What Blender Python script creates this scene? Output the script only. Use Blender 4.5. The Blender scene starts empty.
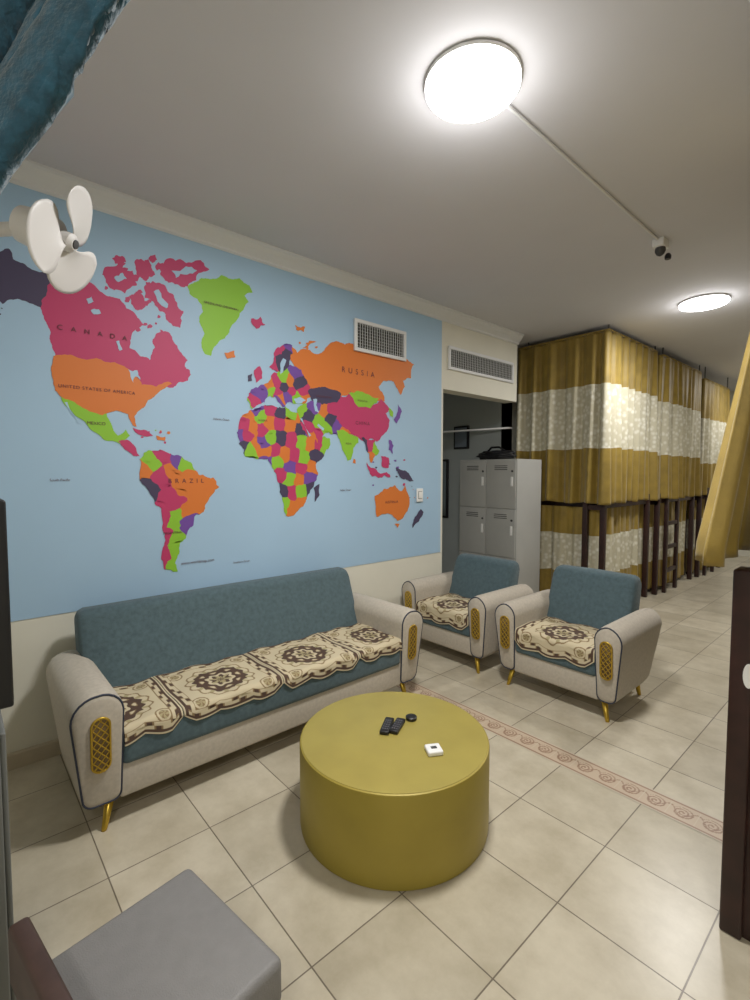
import bpy, bmesh, math, random
from mathutils import Vector, Matrix, geometry, noise
random.seed(7)
D = bpy.data
COL = bpy.context.scene.collection
def lin(c):
    c = c/255.0
    return c/12.92 if c <= .04045 else ((c+.055)/1.055)**2.4
def S(r,g,b): return (lin(r),lin(g),lin(b),1.0)

# ---------------------------------------------------------------- materials
def mat(name, col, rough=.6, metal=0.0, noise=0.0, nscale=20, bump=0.0, bscale=200, sheen=0, spec=None):
    m = D.materials.new(name); m.use_nodes = True
    nt = m.node_tree; b = nt.nodes['Principled BSDF']
    b.inputs['Base Color'].default_value = col
    b.inputs['Roughness'].default_value = rough
    b.inputs['Metallic'].default_value = metal
    if sheen: b.inputs['Sheen Weight'].default_value = sheen
    if spec is not None: b.inputs['Specular IOR Level'].default_value = spec
    tc = nt.nodes.new('ShaderNodeTexCoord')
    if noise:
        n = nt.nodes.new('ShaderNodeTexNoise'); n.inputs['Scale'].default_value = nscale
        n.inputs['Detail'].default_value = 5
        nt.links.new(tc.outputs['Object'], n.inputs['Vector'])
        r = nt.nodes.new('ShaderNodeValToRGB')
        r.color_ramp.elements[0].position = .3; r.color_ramp.elements[1].position = .7
        r.color_ramp.elements[0].color = tuple(c*(1-noise) for c in col[:3])+(1,)
        r.color_ramp.elements[1].color = tuple(min(1,c*(1+noise)) for c in col[:3])+(1,)
        nt.links.new(n.outputs['Fac'], r.inputs['Fac']); nt.links.new(r.outputs['Color'], b.inputs['Base Color'])
    if bump:
        n2 = nt.nodes.new('ShaderNodeTexNoise'); n2.inputs['Scale'].default_value = bscale
        nt.links.new(tc.outputs['Object'], n2.inputs['Vector'])
        bp = nt.nodes.new('ShaderNodeBump'); bp.inputs['Strength'].default_value = bump; bp.inputs['Distance'].default_value = .003
        nt.links.new(n2.outputs['Fac'], bp.inputs['Height']); nt.links.new(bp.outputs['Normal'], b.inputs['Normal'])
    return m
def emis(name, col, s):
    m = D.materials.new(name); m.use_nodes = True
    b = m.node_tree.nodes['Principled BSDF']; b.inputs['Base Color'].default_value = col
    b.inputs['Emission Color'].default_value = col; b.inputs['Emission Strength'].default_value = s
    return m

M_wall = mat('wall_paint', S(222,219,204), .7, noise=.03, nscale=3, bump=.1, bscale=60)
M_ceil = mat('ceiling_paint', S(210,209,212), .85, noise=.02, nscale=2)
M_trim = mat('trim_paint', S(222,223,223), .5)
M_sea  = mat('mural_sea', S(166,197,222), .55, noise=.02, nscale=2)
M_blue = mat('upholstery_teal', S(78,97,103), .92, noise=.16, nscale=45, bump=.5, bscale=350, sheen=.12)
M_cream= mat('upholstery_cream', S(184,175,160), .9, noise=.08, nscale=60, bump=.4, bscale=400, sheen=.12)
M_pipe = mat('piping_navy', S(44,50,66), .6)
M_gold = mat('brass_gold', S(196,164,66), .32, metal=.85)
M_darkin = mat('lattice_backing', S(120,100,66), .8)
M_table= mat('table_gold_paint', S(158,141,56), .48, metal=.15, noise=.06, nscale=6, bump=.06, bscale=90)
M_tabletop_lit= mat('table_gold_top_lit', S(168,153,78), .4, metal=.15, noise=.06, nscale=6)  # lighter than the drum: reflected light put into the top's colour
M_black= mat('black_plastic', S(24,24,27), .4)
M_blackg= mat('black_gloss', S(12,13,16), .12)
M_white= mat('white_plastic', S(236,236,234), .4)
M_grey = mat('locker_grey', S(172,172,168), .45, noise=.03, nscale=5)
M_greyd= mat('locker_gap', S(70,70,70), .6)
M_cab  = mat('cabinet_grey', S(112,114,110), .6, noise=.03, nscale=5)
M_wood = mat('dark_wood', S(48,25,21), .45, noise=.3, nscale=14)
M_seat = mat('grey_vinyl', S(124,122,120), .55, noise=.04, nscale=30, bump=.3, bscale=300)
M_brown= mat('chair_brown', S(66,48,42), .5, noise=.2, nscale=20)
M_must = mat('curtain_mustard', S(144,120,46), .55, noise=.16, nscale=9, bump=.2, bscale=120, sheen=.25)
M_teal = mat('teal_velvet', S(34,80,100), .85, noise=.35, nscale=40, bump=1, bscale=110, sheen=.5)
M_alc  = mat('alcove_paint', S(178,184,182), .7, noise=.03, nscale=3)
M_matt = mat('mattress_fabric', S(90,74,64), .9, noise=.2, nscale=9)
M_lamp = emis('lamp_diffuser', (1,.99,.98,1), 9)
M_fan  = mat('fan_white', S(214,211,208), .4)

# lace
def lace():
    m = mat('curtain_lace', S(222,218,198), .7)
    nt = m.node_tree; b = nt.nodes['Principled BSDF']
    tc = nt.nodes.new('ShaderNodeTexCoord'); v = nt.nodes.new('ShaderNodeTexVoronoi'); v.inputs['Scale'].default_value = 20
    nt.links.new(tc.outputs['Object'], v.inputs['Vector'])
    r = nt.nodes.new('ShaderNodeValToRGB'); e = r.color_ramp.elements
    e[0].position=.1; e[0].color=S(222,220,206); e[1].position=.55; e[1].color=S(194,188,164)
    x = r.color_ramp.elements.new(.3); x.color=S(213,209,192)
    nt.links.new(v.outputs['Distance'], r.inputs['Fac']); nt.links.new(r.outputs['Color'], b.inputs['Base Color'])
    return m
M_lace = lace()

# floor tiles
def floor_mat():
    m = D.materials.new('floor_tiles'); m.use_nodes = True; nt = m.node_tree; b = nt.nodes['Principled BSDF']
    tc = nt.nodes.new('ShaderNodeTexCoord'); mp = nt.nodes.new('ShaderNodeMapping')
    T = .385
    mp.inputs['Location'].default_value = (-1.45+T*8, -2.31+T*10, 0)
    nt.links.new(tc.outputs['Object'], mp.inputs['Vector'])
    br = nt.nodes.new('ShaderNodeTexBrick'); br.offset = 0; br.squash = 1
    br.inputs['Scale'].default_value = 1; br.inputs['Brick Width'].default_value = T; br.inputs['Row Height'].default_value = T
    br.inputs['Mortar Size'].default_value = .0026; br.inputs['Mortar Smooth'].default_value = .2; br.inputs['Bias'].default_value = 0
    br.inputs['Color1'].default_value = S(208,199,178); br.inputs['Color2'].default_value = S(190,181,160); br.inputs['Mortar'].default_value = S(122,112,98)
    nt.links.new(mp.outputs['Vector'], br.inputs['Vector'])
    n = nt.nodes.new('ShaderNodeTexNoise'); n.inputs['Scale'].default_value = 4; n.inputs['Detail'].default_value = 10; n.inputs['Roughness'].default_value = .65
    nt.links.new(tc.outputs['Object'], n.inputs['Vector'])
    r = nt.nodes.new('ShaderNodeValToRGB'); r.color_ramp.elements[0].position=.34; r.color_ramp.elements[0].color=(.77,.75,.71,1); r.color_ramp.elements[1].position=.62; r.color_ramp.elements[1].color=(1,1,1,1)
    nt.links.new(n.outputs['Fac'], r.inputs['Fac'])
    mx = nt.nodes.new('ShaderNodeMixRGB'); mx.blend_type='MULTIPLY'; mx.inputs['Fac'].default_value=1
    nt.links.new(br.outputs['Color'], mx.inputs['Color1']); nt.links.new(r.outputs['Color'], mx.inputs['Color2'])
    nt.links.new(mx.outputs['Color'], b.inputs['Base Color'])
    b.inputs['Roughness'].default_value = .3
    bp = nt.nodes.new('ShaderNodeBump'); bp.inputs['Strength'].default_value=.4; bp.inputs['Distance'].default_value=.002; bp.invert=True
    nt.links.new(br.outputs['Fac'], bp.inputs['Height']); nt.links.new(bp.outputs['Normal'], b.inputs['Normal'])
    return m
M_floor = floor_mat()

def vcol_mat(name, rough=.9):
    m = D.materials.new(name); m.use_nodes = True; nt = m.node_tree; b = nt.nodes['Principled BSDF']
    a = nt.nodes.new('ShaderNodeAttribute'); a.attribute_name = 'Col'
    nt.links.new(a.outputs['Color'], b.inputs['Base Color']); b.inputs['Roughness'].default_value = rough
    return m
M_cover = vcol_mat('jacquard_cover', .85)
M_border = vcol_mat('border_tile', .35)

# ---------------------------------------------------------------- helpers
def link(o, parent=None):
    COL.objects.link(o)
    if parent is not None: o.parent = parent
    return o
def empty(name, loc=(0,0,0), rotz=0):
    o = D.objects.new(name, None); o.location = loc; o.rotation_euler = (0,0,rotz); o.empty_display_size=.1
    return link(o)
def mesh(name, vs, fs, mats, parent=None, smooth=False, mi=None):
    me = D.meshes.new(name); me.from_pydata([tuple(v) for v in vs], [], fs)
    for m in (mats if isinstance(mats,(list,tuple)) else [mats]): me.materials.append(m)
    if mi:
        for p,i in zip(me.polygons, mi): p.material_index = i
    if smooth:
        for p in me.polygons: p.use_smooth = True
    me.update()
    return link(D.objects.new(name, me), parent)
def box(name, a, b, m, parent=None, bev=0.0, seg=3, M=None):
    bm = bmesh.new(); bmesh.ops.create_cube(bm, size=1)
    c = [(x+y)/2 for x,y in zip(a,b)]; s = [abs(y-x) for x,y in zip(a,b)]
    for v in bm.verts: v.co = Vector((v.co.x*s[0], v.co.y*s[1], v.co.z*s[2]))
    if bev: bmesh.ops.bevel(bm, geom=bm.edges[:], offset=bev, segments=seg, affect='EDGES', profile=.5)
    me = D.meshes.new(name)
    for v in bm.verts:
        v.co += Vector(c)
        if M is not None: v.co = M @ v.co
    bmesh.ops.recalc_face_normals(bm, faces=bm.faces[:])
    bm.to_mesh(me); bm.free(); me.materials.append(m)
    if bev:
        for p in me.polygons: p.use_smooth = True
        try:
            me.set_sharp_from_angle(angle=math.radians(50))
        except Exception: pass
    return link(D.objects.new(name, me), parent)
def lathe(name, prof, m, parent=None, n=48, loc=(0,0,0), M=None, smooth=True):
    vs=[]; fs=[]
    for (r,z) in prof:
        for i in range(n):
            a=2*math.pi*i/n; vs.append(Vector((r*math.cos(a), r*math.sin(a), z)))
    k=len(prof)
    for j in range(k-1):
        for i in range(n):
            fs.append((j*n+i, j*n+(i+1)%n, (j+1)*n+(i+1)%n, (j+1)*n+i))
    fs.append(tuple(range(n-1,-1,-1))); fs.append(tuple((k-1)*n+i for i in range(n)))
    if M is not None: vs=[M@v for v in vs]
    vs=[v+Vector(loc) for v in vs]
    o=mesh(name, vs, fs, m, parent, smooth)
    try: o.data.set_sharp_from_angle(angle=math.radians(40))
    except Exception: pass
    return o
def tube(name, pts, r, m, parent=None, closed=False):
    cu = D.curves.new(name,'CURVE'); cu.dimensions='3D'; cu.bevel_depth=r; cu.bevel_resolution=2; cu.use_fill_caps=True
    sp = cu.splines.new('POLY'); sp.points.add(len(pts)-1)
    for q,p in zip(sp.points, pts): q.co=(p[0],p[1],p[2],1)
    sp.use_cyclic_u = closed; cu.materials.append(m)
    return link(D.objects.new(name, cu), parent)
def rounded_poly(corners, radii, n=6):
    out=[]; N=len(corners)
    for i in range(N):
        p=Vector(corners[i]); a=Vector(corners[i-1]); b=Vector(corners[(i+1)%N]); r=radii[i]
        d1=(a-p).normalized(); d2=(b-p).normalized()
        ang=d1.angle(d2); t=r/math.tan(ang/2)
        c=p+(d1+d2).normalized()*(r/math.sin(ang/2))
        s=p+d1*t-c; e=p+d2*t-c
        for k in range(n+1):
            q=s.lerp(e,k/n).normalized()*r
            out.append(c+q)
    return out

# ---------------------------------------------------------------- room
H=3.02
box('floor',(-1.9,-2.3,-.1),(5.4,11,0),M_floor)
box('ceiling',(-1.9,-2.3,H),(5.4,11,H+.1),M_ceil)
box('wall_map_side',(-.15,-2.3,0),(0,3.5,H),M_wall)
box('wall_bulkhead',(-.15,3.5,2.3),(0,4.74,H),M_wall)
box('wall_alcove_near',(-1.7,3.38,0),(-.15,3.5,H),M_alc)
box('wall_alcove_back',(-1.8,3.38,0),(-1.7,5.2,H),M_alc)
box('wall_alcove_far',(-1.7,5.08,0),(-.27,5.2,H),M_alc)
box('wall_bunk_side',(-.42,5.08,0),(-.27,11,H),M_wall)
box('wall_far',(-.3,10.8,0),(5.4,10.95,H),M_wall)
box('wall_right',(5.25,-2.3,0),(5.4,11,H),M_wall)
box('wall_rear',(0,-2.3,0),(5.4,-2.15,H),M_wall)
box('wall_left',(0,-.27,0),(1.98,-.12,H),M_wall)
# crown trim (moulding profile extruded along wall)
def molding(name, path_y0, path_y1, prof, m):
    vs=[];fs=[]
    for y in (path_y0,path_y1):
        for (x,z) in prof: vs.append((x,y,z))
    n=len(prof)
    for i in range(n): fs.append((i,(i+1)%n,n+(i+1)%n,n+i))
    fs.append(tuple(range(n))); fs.append(tuple(range(2*n-1,n-1,-1)))
    return mesh(name,vs,fs,m)
prof=[(0,H),(.085,H),(.085,H-.012),(.07,H-.02),(.055,H-.045),(.03,H-.07),(.02,H-.08),(.02,H-.092),(.008,H-.1),(0,H-.1)]
molding('trim_1',-.12,4.74,prof,M_trim)
molding('baseboard_map_side',-.12,3.5,[(0,0),(.014,0),(.014,.075),(.008,.085),(0,.085)],mat('baseboard_tile',S(190,178,156),.4,noise=.05))
# border strip inlaid in the floor
def border():
    nx,ny=1500,30; x0,x1=0.0,4.2; y0,y1=2.30,2.45
    vs=[];fs=[];cols=[]
    base=Vector(S(192,173,150)[:3]); dk=Vector(S(146,116,96)[:3]); lt=Vector(S(198,186,166)[:3])
    for j in range(ny+1):
        for i in range(nx+1):
            x=x0+(x1-x0)*i/nx; y=y0+(y1-y0)*j/ny
            vs.append((x,y,.0015))
            v=(j/ny)*2-1; t=(x/.11)%1
            c=base
            if abs(v)>.93: c=lt
            elif abs(v)>.72: c=dk if abs(abs(v)-.82)<.05 else base
            else:
                dx=(t-.5)*.11; dy=v*.075
                r=math.hypot(dx,dy); th=math.atan2(dy,dx)
                sp=(r/.017 - th/(2*math.pi))%1
                if r<.042 and sp<.4: c=dk
                elif abs(dy-.03*math.cos(2*math.pi*t))<.004: c=dk
                if abs(t-.0)<.02: c=lt
            cols.append((*c,1))
    for j in range(ny):
        for i in range(nx):
            a=j*(nx+1)+i; fs.append((a,a+1,a+nx+2,a+nx+1))
    o=mesh('floor_border_tiles',vs,fs,M_border)
    ca=o.data.color_attributes.new('Col','FLOAT_COLOR','POINT')
    ca.data.foreach_set('color',[k for c in cols for k in c])
border()

# ---------------------------------------------------------------- world map mural
mural=empty('world_map_mural',(.001,0,0))
box('mural_panel',(0,-.11,.757),(.003,3.47,H-.1),M_sea,mural)
def pt(a,b):   # rectify the traced map drawing onto the mural plane (y along wall, z up)
    q=(a-375)/480.; d=3/(.75-.6613*q); return Vector((d*(.6613+.75*q), 1.5-(b-474)/480.*d))
def roughen(poly, amp=.13, lv=3):
    P=[pt(*p) for p in poly]
    for l in range(lv):
        Q=[]; am=amp*(.85**l)
        for i in range(len(P)):
            a=P[i]; b=P[(i+1)%len(P)]; e=b-a
            n=Vector((-e.y,e.x)); Q.append(a); Q.append((a+b)/2+n*random.uniform(-am,am))
        P=Q
    return P
def tri(P):
    t=geometry.tessellate_polygon([[Vector((p.x,p.y,0)) for p in P]])
    return [[P[i] for i in f] for f in t]
CM={}
def cm(k):
    C={'o':(216,120,50),'p':(190,56,104),'g':(140,194,52),'d':(70,62,90),'v':(114,74,158),'t':(205,90,60)}
    if k=='s': return M_sea
    if k not in CM: CM[k]=mat('map_ink_'+k, S(*C[k]), .55)
    return CM[k]
LX=[.0034]
def nx_(): LX[0]+=.00003; return LX[0]
def region(name, poly, col, x=None, lv=3, amp=.13):
    x=nx_(); P=roughen(poly,amp,lv); T=tri(P); vs=[];fs=[]
    for f in T:
        k=len(vs); vs+= [(x,p.x,p.y) for p in f]; fs.append((k,k+1,k+2))
    mesh(name,vs,fs,cm(col),mural)
def clip(poly,p,n):
    out=[]
    for i in range(len(poly)):
        a=poly[i]; b=poly[(i+1)%len(poly)]; da=(a-p).dot(n); db=(b-p).dot(n)
        if da<=0: out.append(a)
        if (da<0)!=(db<0) and da!=db: out.append(a+(b-a)*(da/(da-db)))
    return out
def warp(p,A=.018,f=15.0):
    return Vector((p.x+A*noise.noise(Vector((p.x*f,p.y*f,1.3)))+A*.5*noise.noise(Vector((p.x*f*3,p.y*f*3,7.3))), p.y+A*noise.noise(Vector((p.x*f,p.y*f,11.7)))+A*.5*noise.noise(Vector((p.x*f*3,p.y*f*3,3.1)))))
def fine(q,step=.012):
    out=[]
    for i in range(len(q)):
        a=q[i]; b=q[(i+1)%len(q)]; n=max(1,int((b-a).length/step))
        for k in range(n): out.append(a.lerp(b,k/n))
    return out
def political(name, poly, seeds, x=None):
    x=nx_(); T=tri(roughen(poly)); sd=[(pt(a,b),c) for a,b,c in seeds]
    keys=sorted(set(c for _,c in sd)); vs=[];fs=[];mi=[]
    for i,(s,c) in enumerate(sd):
        for f in T:
            q=f
            for j,(s2,_) in enumerate(sd):
                if i==j: continue
                q=clip(q,(s+s2)/2,(s2-s))
                if len(q)<3: break
            if len(q)>=3:
                q=[warp(p) for p in fine(q)]
                k=len(vs); vs+=[(x,p.x,p.y) for p in q]; fs.append(tuple(range(k,k+len(q)))); mi.append(keys.index(c))
    mesh(name,vs,fs,[cm(k) for k in keys],mural,mi=mi)
R=region
R('greenland',[(191,290),(198,287),(205,283),(213,284),(225,280),(234,284),(242,283),(252,290),(255,297),(247,300),(251,306),(246,313),(240,322),(232,332),(227,341),(218,348),(213,358),(207,356),(204,344),(207,336),(202,325),(206,315),(201,303),(193,298)],'g')
R('alaska',[(-12,275),(0,272),(6,262),(18,255),(22,265),(40,275),(68,285),(64,300),(58,318),(48,312),(40,308),(25,303),(10,308),(-5,300)],'d')
R('canada',[(60,282),(66,279),(72,275),(85,280),(98,288),(104,294),(112,300),(125,303),(131,312),(140,318),(148,328),(141,331),(136,336),(134,343),(133,350),(139,353),(143,358),(149,359),(153,362),(155,356),(158,350),(156,342),(160,336),(168,334),(173,336),(176,343),(180,348),(184,355),(190,362),(187,368),(193,376),(190,382),(180,384),(175,389),(165,386),(158,391),(148,392),(140,386),(128,376),(100,366),(60,364),(57,348),(56,335),(50,322),(47,312),(53,300)],'p')
for i,p in enumerate([[(110,281),(124,270),(138,276),(142,290),(130,298),(116,293)],[(168,270),(185,265),(205,266),(213,275),(200,285),(188,292),(176,287),(165,280)],
  [(150,290),(158,286),(165,288),(172,296),(178,300),(181,308),(187,315),(184,322),(183,331),(176,329),(172,325),(168,316),(160,310),(156,305),(148,303)],[(140,268),(155,268),(160,280),(150,286),(142,280)],[(134,300),(146,298),(150,310),(142,314)],
  [(118,264),(128,262),(132,268),(122,270)],[(163,332),(170,338),(166,346),(160,342)],[(186,366),(192,372),(190,378),(185,374)]]):
    R('canada_island_%d'%i,p,'p',amp=.24)
rs=random.Random(3)
def specks(tag,n,a0,a1,b0,b1,cols,s=3.5):
    for i in range(n):
        a=rs.uniform(a0,a1); b=rs.uniform(b0,b1); r=rs.uniform(.4,1)*s; k=rs.uniform(0,6)
        R('%s_%d'%(tag,i),[(a+r*rs.uniform(.6,1.3)*math.cos(k+t*1.257),b+r*.8*rs.uniform(.6,1.3)*math.sin(k+t*1.257)) for t in range(5)],rs.choice(cols),lv=2)
specks('arctic_isle',26,108,186,262,312,'p',5)
specks('hudson_isle',6,138,170,318,334,'p',3)
specks('caribbean_isle',7,138,172,428,444,'pog',1.8)
specks('indonesia_isle',12,372,404,460,486,'pvd',2.2)
specks('norway_isle',4,300,318,344,354,'o',2.2)
specks('alaska_isle',5,-6,30,310,318,'d',2)
specks('pacific_isle',7,404,432,470,500,'do',1.2)
R('inlet_1',[(176,276),(190,272),(201,276),(191,280),(180,283)],'s',lv=2,amp=.2); R('inlet_2',[(158,296),(163,294),(172,308),(170,312)],'s',lv=2,amp=.2); R('inlet_3',[(120,282),(128,278),(132,284),(124,287)],'s',lv=2,amp=.2)
R('lake_bear',[(92,303),(97,301),(99,306),(94,308)],'s',lv=2); R('lake_slave',[(96,314),(104,313),(106,317),(99,318)],'s',lv=2); R('lake_winnipeg',[(120,344),(123,343),(126,352),(123,353)],'s',lv=2)
R('mexico',[(62,394),(75,398),(95,408),(108,409),(113,425),(119,436),(127,430),(131,436),(122,444),(105,440),(92,430),(80,418),(70,408)],'g')
R('gulf_california',[(67,403),(70,403),(83,424),(80,424)],'s',lv=2)
R('usa',[(58,358),(80,359),(100,360),(118,364),(130,370),(138,377),(144,386),(158,388),(170,383),(174,385),(162,392),(156,398),(150,401),(147,407),(140,412),(136,417),(138,427),(134,426),(130,415),(122,412),(112,413),(104,416),(95,413),(84,408),(75,402),(62,396),(57,386),(55,372)],'o')
R('great_lakes',[(131,371),(140,372),(143,381),(138,378),(136,384),(133,376)],'s',lv=2,amp=.2)
R('central_america',[(119,441),(128,440),(136,447),(140,456),(134,456),(126,450)],'p')
R('cuba',[(134,428),(145,430),(154,436),(148,437),(137,433)],'p',lv=2)
R('hispaniola',[(157,436),(166,437),(166,441),(158,440)],'o',lv=2)
political('south_america',[(140,458),(150,450),(165,452),(180,458),(190,463),(196,472),(213,478),(218,487),(208,500),(203,512),(192,520),(187,532),(180,542),(178,552),(172,560),(174,574),(163,569),(160,550),(162,530),(160,510),(150,497),(140,480)],
 [(152,461,'g'),(163,457,'p'),(143,469,'o'),(149,486,'d'),(177,461,'v'),(184,462,'g'),(172,472,'o'),(185,480,'o'),(200,482,'o'),(195,500,'o'),(184,510,'o'),(180,490,'o'),(169,495,'p'),(161,478,'p'),(178,512,'g'),(176,503,'p'),(163,535,'p'),(164,520,'p'),(162,556,'p'),(172,524,'g'),(173,540,'g'),(172,554,'g'),(188,524,'v'),(169,566,'g'),(161,567,'p')])
seeds=[(247,414,'o'),(258,410,'v'),(262,418,'g'),(272,410,'p'),(280,412,'d'),(291,412,'g'),(301,416,'o'),(244,425,'p'),(253,428,'o'),(240,436,'v'),(247,437,'p'),(243,447,'d'),(250,450,'g'),(256,445,'o'),(263,430,'p'),(263,442,'v'),(270,424,'o'),(271,437,'g'),(279,425,'p'),(281,437,'d'),(290,426,'o'),(292,440,'p'),(300,430,'d'),(302,443,'g'),(311,431,'v'),(309,445,'o'),(318,444,'p'),(325,445,'g'),(316,456,'d'),(268,453,'o'),(275,451,'p'),(277,462,'g'),(285,455,'o'),(294,455,'p'),(290,466,'v'),(303,458,'g'),(301,468,'p'),(311,466,'o'),(281,474,'p'),(289,480,'g'),(298,480,'o'),(308,478,'v'),(311,489,'d'),(300,491,'g'),(292,492,'p'),(283,492,'d'),(284,505,'g'),(292,508,'o'),(301,502,'o'),(269,460,'v')]
political('africa',[(240,418),(246,414),(252,410),(262,407),(270,405),(275,408),(285,408),(292,412),(300,413),(308,418),(316,430),(320,437),(329,438),(329,445),(322,458),(316,468),(317,480),(312,488),(308,495),(302,507),(293,515),(285,516),(281,500),(276,480),(273,468),(266,460),(255,459),(245,457),(238,445),(237,432)],seeds)
R('madagascar',[(313,488),(319,484),(319,495),(314,502)],'d',lv=2)
R('russia',[(292,348),(298,355),(304,351),(310,352),(315,356),(322,355),(328,348),(338,344),(345,347),(352,346),(362,352),(372,352),(380,355),(390,355),(398,358),(406,361),(413,366),(410,374),(410,380),(402,382),(404,388),(400,396),(395,388),(393,383),(383,382),(378,388),(382,394),(384,402),(378,402),(366,397),(352,394),(340,398),(325,392),(312,395),(304,384),(296,372),(291,362)],'o')
political('europe',[(247,402),(250,390),(262,385),(272,378),(280,372),(292,366),(302,372),(307,385),(312,398),(306,405),(296,404),(290,402),(284,407),(278,398),(268,396),(260,405),(252,409)],
 [(252,402,'p'),(248,405,'g'),(258,393,'v'),(264,390,'v'),(270,386,'o'),(272,393,'g'),(277,396,'p'),(278,384,'p'),(285,379,'g'),(285,388,'d'),(291,393,'p'),(291,383,'o'),(296,374,'v'),(299,385,'d'),(303,393,'p'),(297,399,'g'),(288,399,'v'),(306,400,'o'),(281,401,'o')])
political('scandinavia',[(270,368),(274,354),(285,345),(292,348),(291,362),(285,373),(278,372)],[(274,366,'p'),(280,352,'p'),(281,364,'d'),(288,356,'d'),(290,349,'v')])
R('baltic',[(284,360),(287,362),(284,372),(281,376),(281,368)],'s',lv=2)
R('italy',[(274,396),(278,397),(286,407),(283,408)],'v',lv=2)
R('britain',[(255,372),(261,368),(263,380),(257,384)],'p',lv=2); R('ireland',[(249,377),(253,375),(253,382),(249,383)],'d',lv=2)
R('iceland',[(226,355),(236,353),(237,359),(229,361)],'o'); R('svalbard',[(253,322),(262,320),(267,328),(258,332)],'p',amp=.22); R('novaya',[(303,350),(310,343),(317,344),(308,350)],'o')
R('severnaya',[(296,328),(306,330),(304,335),(297,333)],'o',amp=.22)
R('china',[(335,406),(338,395),(345,398),(350,392),(358,404),(372,406),(380,400),(385,405),(389,410),(385,414),(389,421),(386,432),(380,438),(376,442),(369,439),(362,441),(355,436),(348,434),(340,427),(333,420)],'p')
R('kazakhstan',[(308,392),(316,389),(325,388),(333,391),(341,395),(337,403),(332,407),(322,408),(312,402)],'d')
R('mongolia',[(348,394),(358,392),(366,395),(378,399),(376,404),(370,409),(358,408)],'g')
political('middle_east',[(300,405),(312,402),(322,406),(337,404),(337,420),(350,433),(340,438),(328,432),(318,443),(308,437),(300,420),(296,410)],[(302,408,'g'),(313,408,'v'),(325,412,'o'),(310,417,'d'),(318,422,'g'),(310,428,'p'),(318,434,'p'),(312,438,'o'),(330,420,'d'),(331,411,'p'),(337,428,'v'),(342,434,'o'),(325,430,'g')])
R('black_sea',[(294,400),(300,398),(306,401),(302,404),(296,404)],'s',lv=2); R('caspian',[(313,400),(317,400),(316,406),(319,413),(315,412)],'s',lv=2); R('persian_gulf',[(318,424),(324,429),(323,431),(317,426)],'s',lv=1); R('red_sea',[(300,419),(302,419),(311,436),(309,437)],'s',lv=1)
R('india',[(336,431),(342,430),(348,434),(358,438),(358,443),(353,448),(350,460),(347,461),(343,452),(340,443)],'g')
R('sri_lanka',[(353,459),(355,460),(355,464),(352,463)],'o',lv=1)
R('korea',[(388,408),(392,412),(392,418),(389,416)],'g',lv=2)
political('southeast_asia',[(360,438),(374,440),(379,452),(374,455),(371,464),(366,452)],[(364,446,'d'),(370,446,'p'),(376,448,'g'),(370,458,'o')])
R('sumatra',[(366,462),(376,470),(386,472),(390,477),(378,478),(368,470)],'p',amp=.2); R('borneo',[(380,456),(388,458),(388,468),(381,466)],'p')
R('new_guinea',[(395,468),(401,470),(408,473),(413,481),(407,480),(402,479),(398,474)],'d'); R('philippines',[(388,440),(393,446),(392,454),(388,450)],'v',lv=2,amp=.2)
R('japan',[(397,405),(401,412),(396,424),(393,420),(397,412)],'v',lv=2)
R('australia',[(374,496),(379,493),(383,489),(389,487),(394,485),(398,490),(401,491),(404,485),(407,493),(409,503),(407,511),(403,517),(397,521),(393,517),(389,514),(383,514),(376,517),(375,510)],'o')
R('tasmania',[(394,524),(399,524),(397,528)],'o',lv=1)
R('new_zealand',[(413,520),(420,509),(423,512),(418,522),(412,528)],'d')
M_ink=mat('map_lettering',S(96,50,60),.6)
def label(t,a,b,size,sp=1.0):
    cu=D.curves.new('lettering_'+t.lower().replace(' ','_'),'FONT'); cu.body=t; cu.size=size; cu.align_x='CENTER'; cu.align_y='CENTER'; cu.space_character=sp
    cu.materials.append(M_ink); o=D.objects.new(cu.name,cu); p=pt(a,b)
    o.location=(.0085,p.x,p.y); o.rotation_euler=(math.pi/2,0,math.pi/2); link(o,mural)
label('CANADA',98,336,.036,3.0); label('UNITED STATES OF AMERICA',101,391,.024,1.2); label('BRAZIL',186,481,.038,2.0); label('RUSSIA',358,374,.06,2.0)
label('GREENLAND (DENMARK)',224,310,.02); label('CHINA',362,424,.04,1.3); label('AUSTRALIA',391,502,.03); label('MEXICO',98,424,.024); label('ALGERIA',263,421,.018); label('ARGENTINA',171,533,.02)
label('KAZAKHSTAN',324,398,.022); label('MONGOLIA',362,402,.02); label('INDIA',348,444,.022)
label('Atlantic Ocean',222,420,.018); label('Indian Ocean',345,490,.02); label('South Pacific',60,480,.018); label('www.worldmap.com',196,562,.025); label('Southern Ocean',240,562,.018)

# vents
def vent(name,y0,y1,z0,z1,xo=0):
    e=empty(name,(xo,y0,z0)); w=y1-y0; h=z1-z0; t=.028
    box('frame_top',(0,0,h-t),(.022,w,h),M_trim,e,.003); box('frame_bottom',(0,0,0),(.022,w,t),M_trim,e,.003)
    box('frame_near',(0,0,t),(.022,t,h-t),M_trim,e,.003); box('frame_far',(0,w-t,t),(.022,w,h-t),M_trim,e,.003)
    box('duct_dark',(.0005,t,t),(.004,w-t,h-t),mat('duct_dark',S(74,74,66),.8),e)
    n=int((h-2*t)/.022)
    for i in range(n):
        z=t+(h-2*t)*(i+.5)/n
        mesh('slat_%d'%i,[(.004,t,z+.005),(.02,t,z-.003),(.02,w-t,z-.003),(.004,w-t,z+.005)],[(0,1,2,3)],M_trim,e)
    k=max(2,int(w/.028))
    for i in range(1,k):
        y=t+(w-2*t)*i/k; box('fin_%d'%i,(.017,y-.0012,t),(.0215,y+.0012,h-t),M_trim,e)
vent('air_vent',2.41,2.98,2.47,2.72,.0095); vent('air_vent',3.56,4.65,2.49,2.71)
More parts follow.
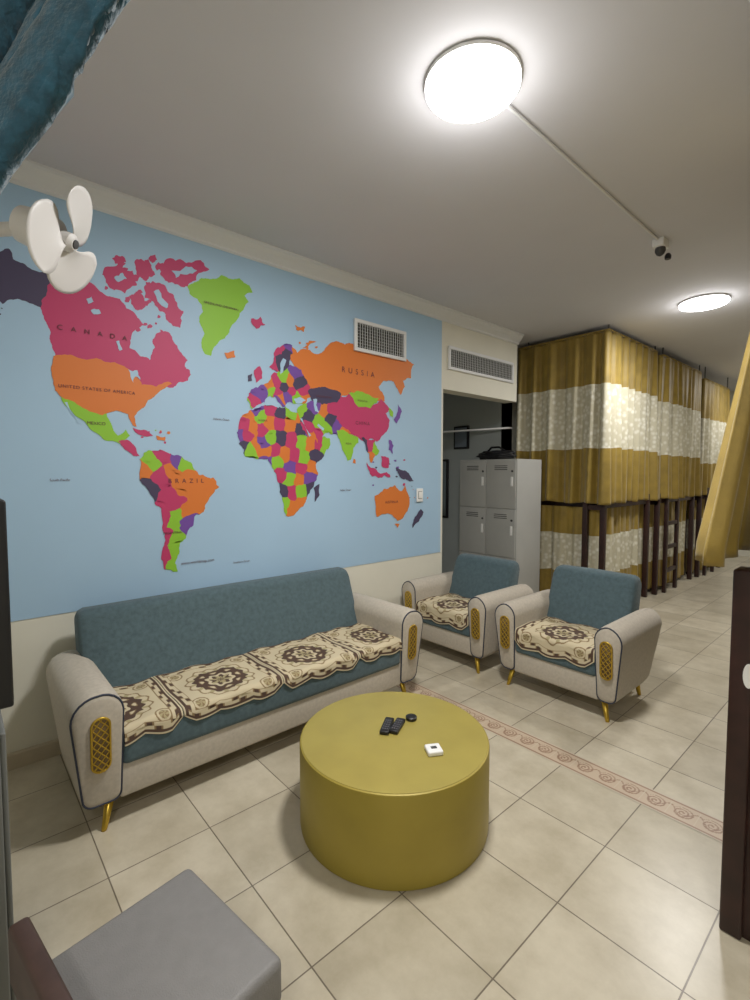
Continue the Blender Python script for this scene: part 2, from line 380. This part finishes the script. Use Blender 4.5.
# wall switch
e=empty('light_switch',(.0095,3.17,1.31)); box('plate',(0,-.04,-.06),(.012,.04,.06),M_white,e,.004); box('rocker',(.012,-.02,-.03),(.018,.02,.03),M_white,e,.002); 
box('rocker_gap',(.0118,-.024,-.034),(.0125,.024,.034),M_greyd,e)

# ---------------------------------------------------------------- seating
CR=Vector(S(200,187,156)[:3]); BR=Vector(S(80,60,48)[:3]); MDC=Vector(S(136,114,82)[:3]); OL=Vector(S(166,154,116)[:3])
def cover_color(a,b,sd=0):
    r=math.hypot(a,b); th=math.atan2(b,a); m=max(abs(a),abs(b)); e=1-m
    if e<.03: return CR
    if e<.075: return BR
    if e<.19:
        s=a if abs(b)>abs(a) else b
        k=math.sin(s*14+(2.2 if (e>.132) else 0))
        return BR if k>.8 else (MDC if k>.45 else CR)
    if e<.21: return MDC
    rr=r+.03*math.cos(14*th)
    if rr<.66:
        if rr>.625: return MDC
        if rr>.52:
            return OL if math.cos(14*th)>.55 else CR
        rr=r+.03*math.cos(8*th)
        if rr>.27:
            k=math.cos(8*th)*.6+math.cos((rr-.4)*36)*.5
            return CR if k>.74 else (MDC if k>.42 else BR)
        if rr>.20: return CR
        if rr>.10: return BR if math.cos(6*th)>-.3 else OL
        return OL if rr>.05 else BR
    d=math.hypot(abs(a)-.68,abs(b)-.68)
    if d<.09: return MDC if math.cos(5*math.atan2(abs(b)-.68,abs(a)-.68)+d*30)>.1 else OL
    if abs(d-.14)<.014: return MDC
    return CR
def cover(name, x0,x1, a0,a1, ybk, yfr, z, parent, drop=.08, nx=110, nt=170):
    L=(ybk-yfr); vs=[];fs=[];cols=[]
    rb=.03
    for j in range(nt+1):
        t=j/nt
        for i in range(nx+1):
            s=i/nx; x=x0+(x1-x0)*s; a=a0+(a1-a0)*s
            sc=.018*abs(math.cos(a*math.pi*1.5))-.03*max(0,(abs(a)-.8)/.2)
            tot=L+drop+sc
            l=tot*t
            zz=z+.004*math.sin(x*31+l*9)+.003*math.sin(l*23+x*13)
            if l<L-rb: y=ybk-l
            elif l<L+rb*.57:
                ph=(l-(L-rb))/rb; ph=min(ph,math.pi/2); y=yfr+rb-rb*math.sin(ph); zz=zz-rb*(1-math.cos(ph))
            else:
                y=yfr-.003*math.sin(x*40); zz=zz-rb-(l-(L+rb*.57))
            vs.append((x,y,zz))
            cols.append((*cover_color(a,1-2*t),1))
    for j in range(nt):
        for i in range(nx):
            q=j*(nx+1)+i; fs.append((q,q+1,q+nx+2,q+nx+1))
    o=mesh(name,vs,fs,M_cover,parent,True)
    ca=o.data.color_attributes.new('Col','FLOAT_COLOR','POINT'); ca.data.foreach_set('color',[k for c in cols for k in c])
    md=o.modifiers.new('thick','SOLIDIFY'); md.thickness=.005; md.offset=1
    return o
def arm(name, W, D_, aw, left, e, ht=.61):
    z0=.115
    cs=[(.045,z0),(aw-.012,z0),(aw+.004,ht),(-.008,ht-.01)]
    ring=rounded_poly(cs,[.045,.035,.085,.095],7)
    cx=sum(p.x for p in ring)/len(ring); cz=sum(p.y for p in ring)/len(ring)
    st=[(0,.0,.028),(.006,0,.012),(.02,0,.003),(.045,0,0),(D_*.5,0,0),(D_-.16,0,0),(D_-.09,.004,0),(D_-.045,.012,0),(D_-.015,.03,0),(D_,.055,0)]
    def P(p,y,k1,k2):
        k=(k1+k2)
        dx=p.x-cx; dz=p.y-cz; L=math.hypot(dx,dz); f=max(0,(L-k)/L)
        X=cx+dx*f; Z=cz+dz*f
        h=(p.y-z0)/(ht-z0)
        Y=y
        Y=y*(1-.16*(1-h)**1.5) if y>D_*.4 else y+.03*(1-h)**2*(1-y/(D_*.4))
        if not left: X=W-X
        return (X,Y,Z)
    vs=[];fs=[];n=len(ring)
    for (y,k1,k2) in st:
        for p in ring: vs.append(P(p,y,k1,k2))
    for j in range(len(st)-1):
        for i in range(n):
            f=(j*n+i,j*n+(i+1)%n,(j+1)*n+(i+1)%n,(j+1)*n+i); fs.append(f if left else f[::-1])
    fs.append(tuple(range(n-1,-1,-1)) if left else tuple(range(n)))
    q=[(len(st)-1)*n+i for i in range(n)]; fs.append(tuple(q) if left else tuple(q[::-1]))
    o=mesh(name,vs,fs,M_cream,e,True)
    try: o.data.set_sharp_from_angle(angle=math.radians(60))
    except Exception: pass
    tube(name+'_piping',[P(p,.008,0,.008) for p in ring],.0045,M_pipe,e,True)
    w=.034; h=.115; mx=(cx if left else W-cx); mz=cz+.045; r=w
    def cap(k=1.0):
        pts=[]
        for i in range(13):
            a=math.pi*i/12; pts.append((w*k*math.cos(a),(h-w)+w*k*math.sin(a)))
        for i in range(13):
            a=math.pi+math.pi*i/12; pts.append((w*k*math.cos(a),-(h-w)+w*k*math.sin(a)))
        return pts
    yy=lambda z:-.004+.03*(1-(z-z0)/(ht-z0))**2
    C=[(mx+a,yy(mz+b),mz+b) for a,b in cap()]
    tube(name+'_lattice_frame',C,.005,M_gold,e,True)
    mesh(name+'_lattice_back',[(x,y+.0015,z) for x,y,z in C],[tuple(range(len(C)))],M_darkin,e)
    def inside(a,b):
        if abs(a)>w: return False
        bb=max(0,abs(b)-(h-w)); return math.hypot(a,bb)<=w
    for sg in (1,-1):
        for k in range(-5,6):
            seg=[]
            for i in range(81):
                t=-1+2*i/80; a=w*t; b=sg*a*1.15+k*.034
                if inside(a,b): seg.append((a,b))
            if len(seg)>2:
                tube(name+'_lattice_%d_%d'%(sg+1,k+5),[(mx+seg[0][0],yy(mz)-.002,mz+seg[0][1]),(mx+seg[-1][0],yy(mz)-.002,mz+seg[-1][1])],.0026,M_gold,e)
def leg(name,x,y,dx,dy,e):
    vs=[];fs=[];n=16;Hh=.125
    rr=[(0,.011),(.01,.012),(Hh,.02)]
    for z,r in rr:
        for i in range(n):
            a=2*math.pi*i/n; k=1-z/Hh
            vs.append((x+dx*k+r*math.cos(a),y+dy*k+r*math.sin(a),z))
    for j in range(2):
        for i in range(n): fs.append((j*n+i,j*n+(i+1)%n,(j+1)*n+(i+1)%n,(j+1)*n+i))
    fs.append(tuple(range(n-1,-1,-1))); fs.append(tuple(2*n+i for i in range(n)))
    mesh(name,vs,fs,M_gold,e,True)
def seating(name,W,D_,aw,loc,rot,covers,ht=.61,bt=.81,drop=.08,ext=.02):
    e=empty(name,loc,rot)
    arm('arm_left',W,D_,aw,True,e,ht); arm('arm_right',W,D_,aw,False,e,ht)
    box('base_front',(aw-.02,.035,.115),(W-aw+.02,D_-.06,.27),M_cream,e,.015)
    box('seat_cushion',(aw-.01,.02,.255),(W-aw+.01,D_-.12,.425),M_blue,e,.03,5)
    sec=rounded_poly([(D_-.30,.36),(D_-.10,.36),(D_-.01,bt),(D_-.15,bt)],[.03,.03,.05,.06],6)
    x0,x1=aw-ext,W-aw+.02; cx=sum(p.x for p in sec)/len(sec); cz=sum(p.y for p in sec)/len(sec)
    st=[(x0,.035),(x0+.012,.012),(x0+.035,0),((x0+x1)/2,-.004),(x1-.035,0),(x1-.012,.012),(x1,.035)]
    vs=[];fs=[];n=len(sec)
    for x,k in st:
        for p in sec:
            d=Vector((p.x-cx,p.y-cz)); L=d.length; d=d*((L-k)/L); vs.append((x,cx+d.x,cz+d.y))
    for j in range(len(st)-1):
        for i in range(n): fs.append((j*n+i,(j+1)*n+i,(j+1)*n+(i+1)%n,j*n+(i+1)%n))
    fs.append(tuple(range(n))); q=[(len(st)-1)*n+i for i in range(n)]; fs.append(tuple(q[::-1]))
    mesh('backrest',vs,fs,M_blue,e,True)
    box('back_shell',(aw-.02,D_-.12,.115),(W-aw+.02,D_-.06,.45),M_cream,e,.02)
    leg('leg_1',aw*.75,.07,-.03,-.02,e); leg('leg_2',W-aw*.75,.07,.03,-.02,e)
    leg('leg_3',aw*.75,D_-.16,-.02,.02,e); leg('leg_4',W-aw*.75,D_-.16,.02,.02,e)
    for i,(xa,xb,a0,a1) in enumerate(covers):
        cover('seat_cover_%d'%(i+1),xa,xb,a0,a1,D_-.27,.012,.432,e,drop,nx=int(60+130*(a1-a0)/2))
    return e
seating('sofa',2.04,.74,.20,(.835,.31,0),math.pi/2,[(.20,.445,-.0,1),(.45,.965,-1,1),(.97,1.485,-1,1),(1.49,1.85,-1,.45)],drop=.05,ext=.06)
seating('armchair',.88,.72,.165,(1.02,2.88,0),0,[(.165,.715,-1,1)],ht=.60,bt=.80,drop=.10)
seating('armchair',.88,.72,.165,(.07,2.88,0),0,[(.165,.715,-1,1)],ht=.60,bt=.77,drop=.10)

# ---------------------------------------------------------------- coffee table
TX,TY=1.515,1.42
t=empty('coffee_table',(TX,TY,0))
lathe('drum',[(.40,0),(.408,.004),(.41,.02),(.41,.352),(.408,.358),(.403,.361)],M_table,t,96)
lathe('top',[(.40,.355),(.402,.3625),(.396,.3635)],M_tabletop_lit,t,96)
M_btn=mat('button',S(90,90,95),.5)
def remote(x,y,rot,l=.15,w=.04):
    e=empty('remote_control',(x,y,.3637),rot); box('body',(-w/2,-l/2,0),(w/2,l/2,.018),M_black,e,.006)
    for i in range(3):
        for j in range(5): box('button_%d_%d'%(i,j),(-.013+.01*i,-.045+.018*j,.018),(-.006+.01*i,-.037+.018*j,.0195),M_btn,e)
remote(1.465,1.425,math.radians(35),.13,.042); remote(1.495,1.46,math.radians(28),.12,.042)
e=empty('tv_box_puck',(1.485,1.56,.3637)); lathe('body',[(.022,0),(.026,.004),(.026,.014),(.02,.018)],M_black,e,32)
e=empty('charger_adapter',(1.73,1.44,.3637),math.radians(-30)); box('body',(-.032,-.032,0),(.032,.032,.02),M_white,e,.006); box('prong',(-.008,-.012,.02),(.008,.012,.0215),M_greyd,e)

# ---------------------------------------------------------------- grey dining chair (foreground)
c=empty('dining_chair',(1.92,.295,0),math.radians(9))
box('seat',(-.19,-.17,.31),(.215,.195,.42),M_seat,c,.018,4)
box('seat_frame',(-.175,-.155,.28),(.195,.175,.312),M_brown,c,.006)
for i,(x,y) in enumerate([(-.15,-.13),(.17,-.13),(-.15,.14),(.17,.14)]): box('leg_%d'%(i+1),(x-.018,y-.018,0),(x+.018,y+.018,.29),M_brown,c,.005)
for x in (-.17,.19): box('back_post_%d'%(1 if x<0 else 2),(x-.018,-.205,0),(x+.018,-.172,.53),M_brown,c,.006)
box('back_rail',(-.19,-.215,.42),(.21,-.175,.55),M_brown,c,.01)

# ---------------------------------------------------------------- lamps
def lampf(x,y,r,p):
    e=empty('ceiling_lamp',(x,y,H))
    lathe('base',[(r*.97,-.001),(r,-.004),(r,-.012),(r*.985,-.016)],M_white,e,64)
    lathe('diffuser',[(r*.985,-.012),(r*.985,-.024),(r*.95,-.034),(r*.8,-.04),(r*.4,-.042),(.01,-.042)],M_lamp,e,64)
    l=D.lights.new('lamp_light','AREA'); l.shape='DISK'; l.size=2*r*.95; l.energy=p; l.color=(1,.985,.965)
    o=D.objects.new('lamp_light',l); o.location=(0,0,-.05); link(o,e)
    l2=D.lights.new('lamp_side','POINT'); l2.energy=p*.12; l2.shadow_soft_size=.12; l2.color=(1,.99,.98); o=D.objects.new('lamp_side_glow',l2); o.location=(0,0,-.2); link(o,e)
lampf(1.79,1.57,.185,50); lampf(1.68,5.02,.19,36); lampf(3.9,-.9,.19,34); lampf(1.9,8.8,.19,26)  # the last two lamps are out of view, added for fill light
tube('ceiling_conduit',[(1.82,1.76,H-.012),(1.82,3.46,H-.012)],.007,M_trim)
e=empty('smoke_detector',(1.82,3.52,H)); box('mount',(-.035,-.05,-.05),(.035,.05,0),M_white,e,.006)
lathe('dome',[(.03,-.05),(.032,-.07),(.022,-.09),(.008,-.1)],M_greyd,e,24); lathe('lens',[(.018,-.02),(.02,0),(.012,.015)],M_black,e,20,loc=(.03,.05,-.095))
for (x,y) in ((3.0,4.3),(3.05,2.6)):
    e=empty('ceiling_hook',(x,y,H)); lathe('cap',[(.008,-.001),(.008,-.005),(.004,-.008)],M_greyd,e,12)

# ---------------------------------------------------------------- wall fan
fn=empty('wall_fan',(1.0,.33,2.31))
ax=Vector((.58,.74,-.34)).normalized(); Q=ax.to_track_quat('Z','Y').to_matrix().to_4x4()
lathe('motor',[(.03,-.17),(.06,-.155),(.07,-.08),(.06,-.035),(.02,-.02)],M_fan,fn,32,M=Q)
lathe('hub',[(.02,-.02),(.032,-.01),(.032,.02),(.02,.032)],M_fan,fn,24,M=Q)
lathe('hub_cap',[(.016,.03),(.014,.036),(.004,.038)],M_greyd,fn,24,M=Q)
for k in range(3):
    vs=[];fs=[]
    for i in range(11):
        r=.028+.165*i/10
        for j in range(13):
            s=j/12-.5; wd=(.6+1.45*math.sin(math.pi*min(1,.18+.66*i/10)))
            a=2*math.pi*k/3+1.05+s*wd*1.0+.4*i/10
            rr=r*(1-.14*(2*s)**2*(i/10))
            vs.append(Q@Vector((rr*math.cos(a),rr*math.sin(a),.018*s*2)))
    for i in range(10):
        for j in range(12): q=i*13+j; fs.append((q,q+1,q+14,q+13))
    o=mesh('blade_%d'%(k+1),vs,fs,M_fan,fn,True); o.modifiers.new('t','SOLIDIFY').thickness=.003
tube('bracket_arm',[tuple(Q@Vector((0,0,-.12))),(-.12,-.30,-.02),(-.12,-.435,-.02)],.024,M_fan,fn)
box('wall_plate',(-.19,-.449,-.12),(-.05,-.405,.08),M_fan,fn,.01)

# ---------------------------------------------------------------- TV, cabinet on left wall
tv=empty('television',(1.2,.075,1.17)); box('panel',(-.30,-.02,-.265),(.29,.025,.265),M_black,tv,.006); box('screen',(-.29,.0252,-.25),(.28,.0255,.255),M_blackg,tv)
box('wall_mount',(-.08,-.194,-.08),(.08,-.018,.08),M_black,tv,.004)
tc=empty('side_cabinet',(1.2,0,0)); box('carcass',(-.26,-.118,.03),(.28,.068,.86),M_cab,tc,.004); box('door_panel',(-.24,.068,.06),(.26,.082,.83),M_cab,tc,.004); box('plinth',(-.25,-.11,0),(.27,.06,.03),M_greyd,tc)

# ---------------------------------------------------------------- curtains
def curtain(name,pf,z0,z1,mats_z,waves,amp,nx=220,nz=60,seed=0,flare=1.0,scallop=0.0,parent=None):
    rnd=random.Random(seed); ph=[rnd.uniform(0,6.28) for _ in range(4)]
    vs=[];fs=[];mi=[]
    for j in range(nz+1):
        h=j/nz
        for i in range(nx+1):
            t=i/nx; z=z1+(z0-z1)*h
            if scallop: z+= -scallop*h*abs(math.sin(t*waves*.5*math.pi))
            x,y,ax_,ay_=pf(t,z)
            ang=2*math.pi*waves*t
            d=amp*((.35+.65*h*flare)*(math.sin(ang+ph[0]+.9*math.sin(3*t*6.28+ph[1]))+.35*math.sin(ang*2.17+ph[2]+h*1.2))+.7*math.sin(t*11+ph[3]+h)*h)
            vs.append((x+ax_*d,y+ay_*d,z))
    for j in range(nz):
        zc=z1+(z0-z1)*(j+.5)/nz
        k=0
        for lim,idx in mats_z:
            if zc<lim: k=idx
        for i in range(nx):
            q=j*(nx+1)+i; fs.append((q,q+1,q+nx+2,q+nx+1)); mi.append(k)
    o=mesh(name,vs,fs,[M_must,M_lace],parent,True,mi); o.modifiers.new('t','SOLIDIFY').thickness=.004
    return o
def corner_path(xa,xb,ya,yb):
    L1=xb-xa; L2=yb-ya; L=L1+L2
    def pf(t,z):
        s=t*L; r=.05
        if s<L1-r: return (xa+s,ya,0,-1)
        if s>L1+r: return (xb,ya+s-L1,1,0)
        k=(s-(L1-r))/(2*r); a=k*math.pi/2
        return (xb-r+r*math.sin(a), ya+r-r*math.cos(a), math.sin(a), -math.cos(a))
    return pf
def bunk(xa,xb,ya,yb,zt,seed,ladder=False):
    e=empty('bunk_bed',(0,0,0)); i_=.06
    X0,X1,Y0,Y1=xa+i_,xb-i_,ya+i_,yb-i_; p=.07
    k=1
    for x in (X0,X1-p):
        for y in (Y0,Y1-p): box('post_%d'%k,(x,y,0),(x+p,y+p,1.9),M_wood,e,.006); k+=1
    for n,z in (('lower',.28),('upper',1.12)):
        box(n+'_rail_near',(X0,Y0,z),(X1,Y0+.03,z+.13),M_wood,e); box(n+'_rail_far',(X0,Y1-.03,z),(X1,Y1,z+.13),M_wood,e)
        box(n+'_rail_front',(X1-.03,Y0,z),(X1,Y1,z+.13),M_wood,e); box(n+'_rail_back',(X0,Y0,z),(X0+.03,Y1,z+.13),M_wood,e)
        box(n+'_deck',(X0+.03,Y0+.03,z+.02),(X1-.03,Y1-.03,z+.05),M_wood,e); box(n+'_mattress',(X0+.04,Y0+.04,z+.05),(X1-.04,Y1-.04,z+.2),M_matt,e,.03)
    for j,(x,y) in enumerate(((xb-.17,ya-.06),(xb+.01,ya-.05),(xb+.02,yb-.12))):
        box('outer_post_%d'%j,(x,y,0),(x+.055,y+.05,1.26),M_wood,e,.004)
    box('outer_rail_near',(xb-.17,ya-.05,1.12),(xb+.05,ya-.01,1.17),M_wood,e); box('outer_rail_side',(xb+.02,ya,1.14),(xb+.05,yb-.08,1.19),M_wood,e)
    if ladder:
        for y in (ya+.15,ya+.55): box('ladder_rail_%d'%int(y*100),(xb+.06,y,0),(xb+.1,y+.06,1.3),M_wood,e,.004)
        for q in range(4): box('ladder_rung_%d'%q,(xb+.065,ya+.15,.25+.3*q),(xb+.095,ya+.6,.30+.3*q),M_wood,e,.004)
    curtain('privacy_curtain_upper',corner_path(xa-.03,xb+.07,ya-.075,yb),1.20,zt,[(9,0),(zt-.53,1),(zt-1.17,0)],(xb-xa+yb-ya)*5.2,.042,nx=420,nz=64,seed=seed,scallop=.02,parent=e)
    curtain('privacy_curtain_lower',corner_path(xa+.02,xb-.02,ya+.01,yb-.05),.07,1.14,[(9,0),(.84,1),(.42,0)],(xb-xa+yb-ya)*5.2,.03,nx=420,nz=50,seed=seed+5,scallop=.03,parent=e)
    tube('curtain_track',[(xa-.03,ya-.07,zt+.01),(xb+.07,ya-.07,zt+.01),(xb+.07,yb,zt+.01)],.01,M_must,e)
    for (x,y) in ((xa+.1,ya-.07),(xb+.06,ya-.06),(xb+.07,yb-.05)):
        box('track_hanger_%d'%int(y*100+x*10),(x-.006,y-.006,zt),(x+.006,y+.006,H),M_greyd,e)
bunk(-.16,.78,5.14,6.40,2.96,1); bunk(-.16,.83,6.55,7.95,2.92,2,True); bunk(-.1,.86,8.15,9.3,2.84,3,True)

# right foreground bunk bed
e=empty('bunk_bed',(0,0,0))
def panel(name,x0,x1,y,z0,z1,m,par,th=.045):
    pts=rounded_poly([(x0,z0),(x1,z0),(x1,z1),(x0,z1)],[.02,.02,.04,.04],5); n=len(pts)
    vs=[(p.x,y,p.y) for p in pts]+[(p.x,y+th,p.y) for p in pts]
    fs=[tuple(range(n)),tuple(range(2*n-1,n-1,-1))]+[(i,n+i,n+(i+1)%n,(i+1)%n) for i in range(n)]
    return mesh(name,vs,fs,m,par)
panel('headboard',2.625,3.5,1.87,0.0,1.19,M_wood,e)
box('post_1',(2.62,1.845,0),(2.68,1.93,1.2),M_wood,e,.008); box('post_2',(3.44,1.86,0),(3.5,1.93,1.2),M_wood,e,.008)
box('post_3',(2.66,3.75,0),(2.72,3.82,1.9),M_wood,e,.008); box('post_4',(3.44,3.75,0),(3.5,3.82,1.9),M_wood,e,.008)
box('side_rail_lower',(2.67,1.9,.28),(2.71,3.8,.42),M_wood,e); box('side_rail_upper',(2.67,1.9,1.12),(2.71,3.8,1.26),M_wood,e)
box('mattress_lower',(2.72,1.93,.33),(3.44,3.75,.5),M_matt,e,.03); box('mattress_upper',(2.72,1.93,1.2),(3.44,3.75,1.36),M_matt,e,.03)
lathe('opening_disc',[(.03,0),(.03,.002)],M_white,e,24,loc=(0,0,0),M=Matrix.Translation((2.672,1.8435,.87))@Matrix.Rotation(math.pi/2,4,'X')@Matrix.Diagonal((.5,1.3,1,1)))  # added white disc, stands in for an opening through the headboard
def pf(t,z):
    y0=1.60+.66*max(0,z-1.28); y1=3.9
    return (2.60,y0+(y1-y0)*t,-1,0)
curtain('privacy_curtain',pf,1.24,2.96,[(9,0)],11,.035,nx=400,nz=60,seed=9,scallop=.015,parent=e)
tube('curtain_track',[(2.60,1.8,2.97),(2.60,3.9,2.97)],.012,M_trim,e)

# teal curtain swag near the left wall
def swag():
    vs=[];fs=[];ns=90;nv=120
    for i in range(ns+1):
        s=i/ns; z=1.80+1.2*s
        k=(z-1.98)/.31
        P=Vector((1.99+.185*k,.06+.19*k,z)); 
        P.y=max(P.y,-.06)
        Qv=Vector((1.86,-.085,z))
        for j in range(nv+1):
            v=j/nv; p=P.lerp(Qv,v)
            w=.03*math.sin(v*19*(.6+.4*v)+s*2.2)*min(1,v*6+.3)*min(1,(1-v)*4)+.006*math.sin(v*50+s*5)+.004*noise.noise(Vector((v*30,s*50,0)))
            if p.y<-.04: w*=.3
            vs.append((p.x+.75*w,p.y+abs(.5*w),p.z-.6*w))
    for i in range(ns):
        for j in range(nv): q=i*(nv+1)+j; fs.append((q,q+1,q+nv+2,q+nv+1))
    o=mesh('teal_door_curtain',vs,fs,M_teal,None,True); o.modifiers.new('t','SOLIDIFY').thickness=.02
swag()

# ---------------------------------------------------------------- lockers
lk=empty('metal_locker',(-.56,4.45,0)); W_,Dp,Ht=.76,.5,1.66
box('body',(0,.012,.06),(W_,Dp,Ht),M_grey,lk,.004); box('plinth',(.02,.03,0),(W_-.02,Dp-.02,.06),M_greyd,lk)
for i in range(2):
    for j in range(3):
        x0=.012+i*(W_-.012)/2; x1=x0+(W_-.036)/2; z0=.08+j*.525; z1=z0+.514
        box('door_%d_%d'%(i,j),(x0,0,z0),(x1,.012,z1),M_grey,lk,.003)
        hx=x1-.04
        box('handle_%d_%d'%(i,j),(hx-.012,-.014,z0+.24),(hx+.012,0,z0+.34),M_white,lk,.003); lathe('lock_%d_%d'%(i,j),[(.012,0),(.012,.006)],M_greyd,lk,16,M=Matrix.Translation((hx,0,z0+.4))@Matrix.Rotation(math.pi/2,4,'X'))
        for q in range(3): box('louver_%d_%d_%d'%(i,j,q),(x0+.1,-.003,z1-.06-.02*q),(x1-.1,0,z1-.053-.02*q),M_greyd,lk)
def blob(name,c,s,m,seed,par=None):
    bm=bmesh.new(); bmesh.ops.create_icosphere(bm,subdivisions=4,radius=1); rn=random.Random(seed); o1=[rn.uniform(0,6) for _ in range(6)]
    for v in bm.verts:
        p=v.co.copy(); k=1+.14*math.sin(p.x*5+o1[0])*math.cos(p.y*6+o1[1])+.07*math.sin(p.z*11+o1[2]+p.x*7)
        v.co=Vector((c[0]+p.x*s[0]*k,c[1]+p.y*s[1]*k,max(0,c[2]+p.z*s[2]*k)))
    me=D.meshes.new(name); bm.to_mesh(me); bm.free(); me.materials.append(m)
    for p in me.polygons: p.use_smooth=True
    return link(D.objects.new(name,me),par)
bg=empty('duffel_bag',(-.20,4.66,1.662)); blob('bag_body',(0,0,.045),(.25,.12,.06),M_black,3,bg); tube('bag_strap',[(-.12,0,.09),(-.05,-.02,.14),(.05,-.02,.14),(.14,0,.08),(.2,-.03,.02)],.012,M_black,bg)
pf_=empty('picture_frame',(-1.02,5.08,1.98)); box('frame',(-.12,-.03,-.15),(.12,0,.15),M_black,pf_,.004); box('print',(-.095,-.032,-.125),(.095,-.03,.125),mat('print',S(120,130,140),.4),pf_)
tube('clothes_rail',[(-1.7,4.75,2.05),(-.27,5.02,2.05),(-.27,5.08,2.05)],.012,M_white)
mf=empty('mirror',(-1.38,5.08,1.3)); box('frame',(-.14,-.025,-.4),(.14,0,.4),M_black,mf,.004); box('glass',(-.11,-.027,-.37),(.11,-.025,.37),mat('mirror_glass',S(150,160,165),.1,metal=.8),mf)

# ---------------------------------------------------------------- world + camera
w=D.worlds.new('World'); bpy.context.scene.world=w; w.use_nodes=True
w.node_tree.nodes['Background'].inputs[0].default_value=(.8,.85,.9,1); w.node_tree.nodes['Background'].inputs[1].default_value=.3
F=480.0; a=math.radians(48.6); pitch=math.atan(26/F)
fh=Vector((-math.sin(a),math.cos(a),0)); r=Vector((math.cos(a),math.sin(a),0)); f=fh*math.cos(pitch)+Vector((0,0,-math.sin(pitch))); u=r.cross(f)
cd=D.cameras.new('camera'); cam=D.objects.new('camera',cd); COL.objects.link(cam)
cd.sensor_fit='HORIZONTAL'; cd.sensor_width=36; cd.lens=F/750*36; cd.clip_start=.05
M=Matrix((r,u,-f)).transposed().to_4x4(); M.translation=Vector((3,0,1.5)); cam.matrix_world=M
sc=bpy.context.scene; sc.camera=cam
sc.view_settings.view_transform='Standard'; sc.view_settings.exposure=0
